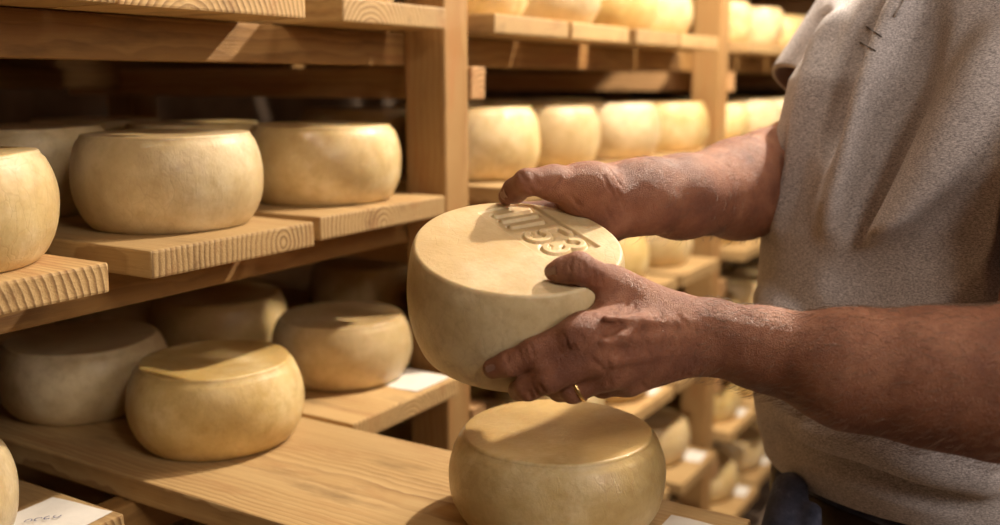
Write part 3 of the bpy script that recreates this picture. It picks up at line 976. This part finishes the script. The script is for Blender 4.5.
def fold(pts, r=.010, k=.03, op='add', off=None):
    q_ = [(T(a[0], b[0], t), T(a[1], b[1], t)) for a, b in zip(pts, pts[1:]) for t in (0, .25, .5, .75)] + [pts[-1]]
    ps = [hit(bsdf, x, y, 0., .6) for x, y in q_]
    ps = [p for p in ps if p is not None]
    out = []
    for i, (a, b) in enumerate(zip(ps, ps[1:])):
        if np.linalg.norm(a - b) > .15: continue
        s_ = -.45 * r if op == 'add' else .45 * r
        ga = grad(base, a); gb = grad(base, b)
        t0, t1 = i / (len(ps) - 1), (i + 1) / (len(ps) - 1)
        ra = r * (.35 + .65 * math.sin(math.pi * min(max(t0, .0), 1))); rb = r * (.35 + .65 * math.sin(math.pi * t1))
        out.append(Cap(a + ga * s_, b + gb * s_, ra, rb, k, op))
    return out


sh += fold([(905, -10), (893, 30), (878, 75), (866, 120), (850, 170), (832, 225)], .011, .030)
sh += fold([(845, -5), (820, 50), (805, 110), (790, 170), (778, 225)], .009, .026)
sh += fold([(880, -5), (862, 40), (845, 95), (835, 150)], .009, .028, 'sub')
sh += fold([(925, 10), (905, 90), (885, 160), (860, 230)], .010, .035, 'sub')
sh += fold([(1000, 40), (975, 100), (945, 160), (905, 230), (880, 280)], .009, .04)
sh += fold([(1000, 175), (975, 215), (930, 255), (880, 275), (840, 285)], .012, .035, 'sub')
sh += fold([(760, 300), (790, 330), (820, 380)], .007, .03)
sh += fold([(770, 440), (830, 455), (900, 480), (960, 500)], .007, .03, 'sub')
sh += fold([(800, 430), (860, 440), (930, 465), (1000, 480)], .007, .03)
sh += fold([(795, 120), (785, 170), (775, 215)], .006, .02, 'sub')
# open the neck, hem and cuffs
hemz = .985
sh.append(Fn(lambda P: (hemz - P[:, 2]) * 1., .004, 'sub_above'))
sh = [p for p in sh if p.op != 'sub_above']


class HalfCut:
    def __init__(s, p, n, k=.003, rad=None): s.p, s.n, s.k, s.op, s.rad = np.array(p), np.array(n) / np.linalg.norm(n), k, 'sub', rad
    def d(s, P):
        q = -((P - s.p) @ s.n)
        if s.rad is not None: q = np.maximum(q, np.linalg.norm(P - (s.p + s.n * .1), axis=1) - s.rad)
        return q


hem_n = np.array([0, 0, -1.]) 
sh.append(HalfCut([0, 0, hemz], hem_n))
sh.append(HalfCut(NECK + np.array([0, 0, .035]) + F3 * .0, np.array([F3[0] * .35, F3[1] * .35, 1.]), .004, .13))
_dl = (sl_l - SHL) / np.linalg.norm(sl_l - SHL); _dr = (sl_r - SHR) / np.linalg.norm(sl_r - SHR)
inner = [torso(-.024, .03), Cap(sl_l - _dl * .05, sl_l + _dl * .09, .060, .072, .03), Cap(sl_r - _dr * .03, sl_r + _dr * .07, .052, .057, .03)]
sh.append(Fn(lambda P: evalp(inner, P), .002, 'sub'))
lo = np.minimum.reduce([SHL, SHR, ELL, ELR, bf]) - .28; hi = np.maximum.reduce([SHL, SHR]) + .24; lo[2] = .94; hi[2] = 1.64
me = polygonise(sh, lo, hi, .0030, name='shirt'); me.materials.append(JERSEY)
shirt = bpy.data.objects.new('shirt', me); COL.objects.link(shirt); shirt.parent = person


def tube_path(name, pts, r, m, parent, closed=False, n=8):
    bm = bmesh.new(); rings_ = []
    for i, p in enumerate(pts):
        a = pts[max(i - 1, 0)]; b = pts[min(i + 1, len(pts) - 1)]; t = b - a; t = t / np.linalg.norm(t)
        u = np.cross(t, [.3, .2, .9]); u /= np.linalg.norm(u); v = np.cross(t, u)
        rings_.append([bm.verts.new(p + (u * math.cos(j / n * 6.2832) + v * math.sin(j / n * 6.2832)) * r) for j in range(n)])
    for a, b in zip(rings_, rings_[1:]):
        for j in range(n): bm.faces.new((a[j], a[(j + 1) % n], b[(j + 1) % n], b[j]))
    for e in (rings_[0], rings_[-1]): bm.faces.new(e)
    return mesh_obj(name, bm, m, parent, True)


shsdf = lambda P: evalp(sh[:-1], P)
# placket edge, buttonhole stitching
pk = [hit(shsdf, x, y, .0016, .6) for x, y in ((908, -14), (905, 0), (901, 8), (895, 16))]
tube_path('placket_edge', [p for p in pk if p is not None], .0017, JERSEY, shirt)
THREAD = mat_simple('dark_thread', (.10, .085, .08), .9)
for a, b in (((866, 26), (882, 37)), ((860, 42), (876, 51))):
    q_ = [hit(shsdf, T(a[0], b[0], t), T(a[1], b[1], t), .0004, .6) for t in np.linspace(0, 1, 5)]
    tube_path('stitching', [p for p in q_ if p is not None], .0006, THREAD, shirt)

# ---- jeans, belt, shoes
HIPC = TOR[0]
def hip(dz, s_, f_): return np.array([HIPC[1], HIPC[2], 0]) + S3 * s_ + F3 * f_ + np.array([0, 0, dz])
JR = [row(.70, 0.495, 1.11, .165, .115), row(.80, 0.495, 1.11, .175, .125), row(.90, 0.495, 1.105, .172, .132), row(.955, 0.492, 1.10, .171, .137), row(.972, 0.492, 1.10, .172, .139)]
jn = [Stack(JR, FAC, .0, .03)]
for s_ in (-1, 1):
    jn += chain([(hip(.76, s_ * .085, 0), .098), (hip(.50, s_ * .10, .01), .080), (hip(.28, s_ * .105, .0), .066), (hip(.06, s_ * .11, -.01), .068)], .04)
for s_ in (-1, 1):
    for zz in (.12, .17, .46, .52): jn.append(Cap(hip(zz, s_ * .10 - .05, .07), hip(zz + .02, s_ * .10 + .05, .07), .008, .008, .03))
jn.append(HalfCut([0, 0, .972], [0, 0, 1.], .002)); jn.append(HalfCut([0, 0, .045], [0, 0, -1.], .002))
# crumpled front of the waistband where the paunch pushes it out
jn += [Cap(atd(790, 490, 1.065), atd(781, 552, 1.055), .019, .027, .012), Cap(atd(812, 512, 1.04), atd(806, 570, 1.03), .010, .014, .012)]
lo = hip(0, 0, 0) - np.array([.32, .32, 0]); hi = hip(1.0, 0, 0) + np.array([.32, .32, 0]); lo[2] = .02
me = polygonise(jn, lo, hi, .0048, name='jeans'); me.materials.append(DENIM)
jeans = bpy.data.objects.new('jeans', me); COL.objects.link(jeans); jeans.parent = person


def belt_pt(t, z, g):
    R = JR[-2]; a = R[3] + g; b = R[4] + g; e = 2.3
    c, s_ = math.cos(t), math.sin(t); k_ = (abs(s_) ** e + abs(c) ** e) ** (-1 / e)
    return np.array([R[1], R[2], 0]) + S3 * (a * k_ * s_) + F3 * (b * k_ * c) + np.array([0, 0, z])


bm = bmesh.new(); rw = []
NB = 120
for i in range(NB):
    t = i / NB * 2 * math.pi
    rw.append([bm.verts.new(belt_pt(t, z, g)) for z, g in ((.930, .001), (.931, .0055), (.9485, .0062), (.966, .0055), (.967, .001))])
for i in range(NB):
    for j in range(4): bm.faces.new((rw[i][j], rw[(i + 1) % NB][j], rw[(i + 1) % NB][j + 1], rw[i][j + 1]))
belt = mesh_obj('belt', bm, LEATHER, person, True)
for t in (-.62, .42, 1.4, 2.6, 3.7, 4.8):
    bm = bmesh.new(); cols = []
    for z, g in ((.922, .003), (.930, .0085), (.968, .0085), (.975, .003)):
        cols.append([bm.verts.new(belt_pt(t + dt, z, g)) for dt in (-.045, -.02, .02, .045)])
    for a, b in zip(cols, cols[1:]):
        for j in range(3): bm.faces.new((a[j], a[j + 1], b[j + 1], b[j]))
    bmesh.ops.solidify(bm, geom=bm.faces[:], thickness=.0018)
    mesh_obj('belt_loop', bm, DENIM, jeans, True)
for s_ in (-1, 1):
    ps = [Cap(hip(.045, s_ * .11, -.04), hip(.035, s_ * .12, .13), .040, .034, .02), Cap(hip(.06, s_ * .11, -.02), hip(.11, s_ * .11, -.02), .045, .045, .03), HalfCut([0, 0, .002], [0, 0, -1.], .002)]
    me = polygonise(ps, hip(-.02, s_ * .11, .04) - np.array([.2, .2, 0]), hip(.2, s_ * .11, .04) + np.array([.2, .2, 0]), .006, name='shoe'); me.materials.append(SHOE)
    o = bpy.data.objects.new('shoe', me); COL.objects.link(o); o.parent = person
ps = [Ell(HEADC + np.array([0, 0, .034]) - F3 * .012, hx, (.083, .098, .100), .02), Ell(HEADC + F3 * .09 - np.array([0, 0, .035]), hx, (.088, .075, .10), .02, 'sub'), Ell(HEADC - np.array([0, 0, .09]), hx, (.10, .12, .07), .02, 'sub')]
me = polygonise(ps, HEADC - .16, HEADC + .18, .004, name='hair'); me.materials.append(HAIR)
o = bpy.data.objects.new('hair', me); COL.objects.link(o); o.parent = person

# ------------------------------------------------------------------ ceiling lamps above the aisle (the light sources)
for i, (x, y, z) in enumerate(LAMPS):
    t = tag(empty('ceiling_lamp', (x, y, z + .06)), ['enamel ceiling lamp above the person', 'enamel ceiling lamp farther down the aisle', 'enamel ceiling lamp behind the camera'][i], 'lamp', 'lamps above the aisle')
    bm = bmesh.new(); bmesh.ops.create_cone(bm, segments=32, radius1=.10, radius2=.03, depth=.07, cap_ends=False)
    bmesh.ops.solidify(bm, geom=bm.faces[:], thickness=.002)
    s = mesh_obj('lamp_shade', bm, STEEL, t, True); s.location = (0, 0, .035)
    bm = bmesh.new(); bmesh.ops.create_cone(bm, segments=16, radius1=.008, radius2=.008, depth=2.62 - z - .12, cap_ends=True)
    s = mesh_obj('lamp_stem', bm, STEEL, t, True); s.location = (0, 0, .06 + (2.62 - z - .12) / 2)
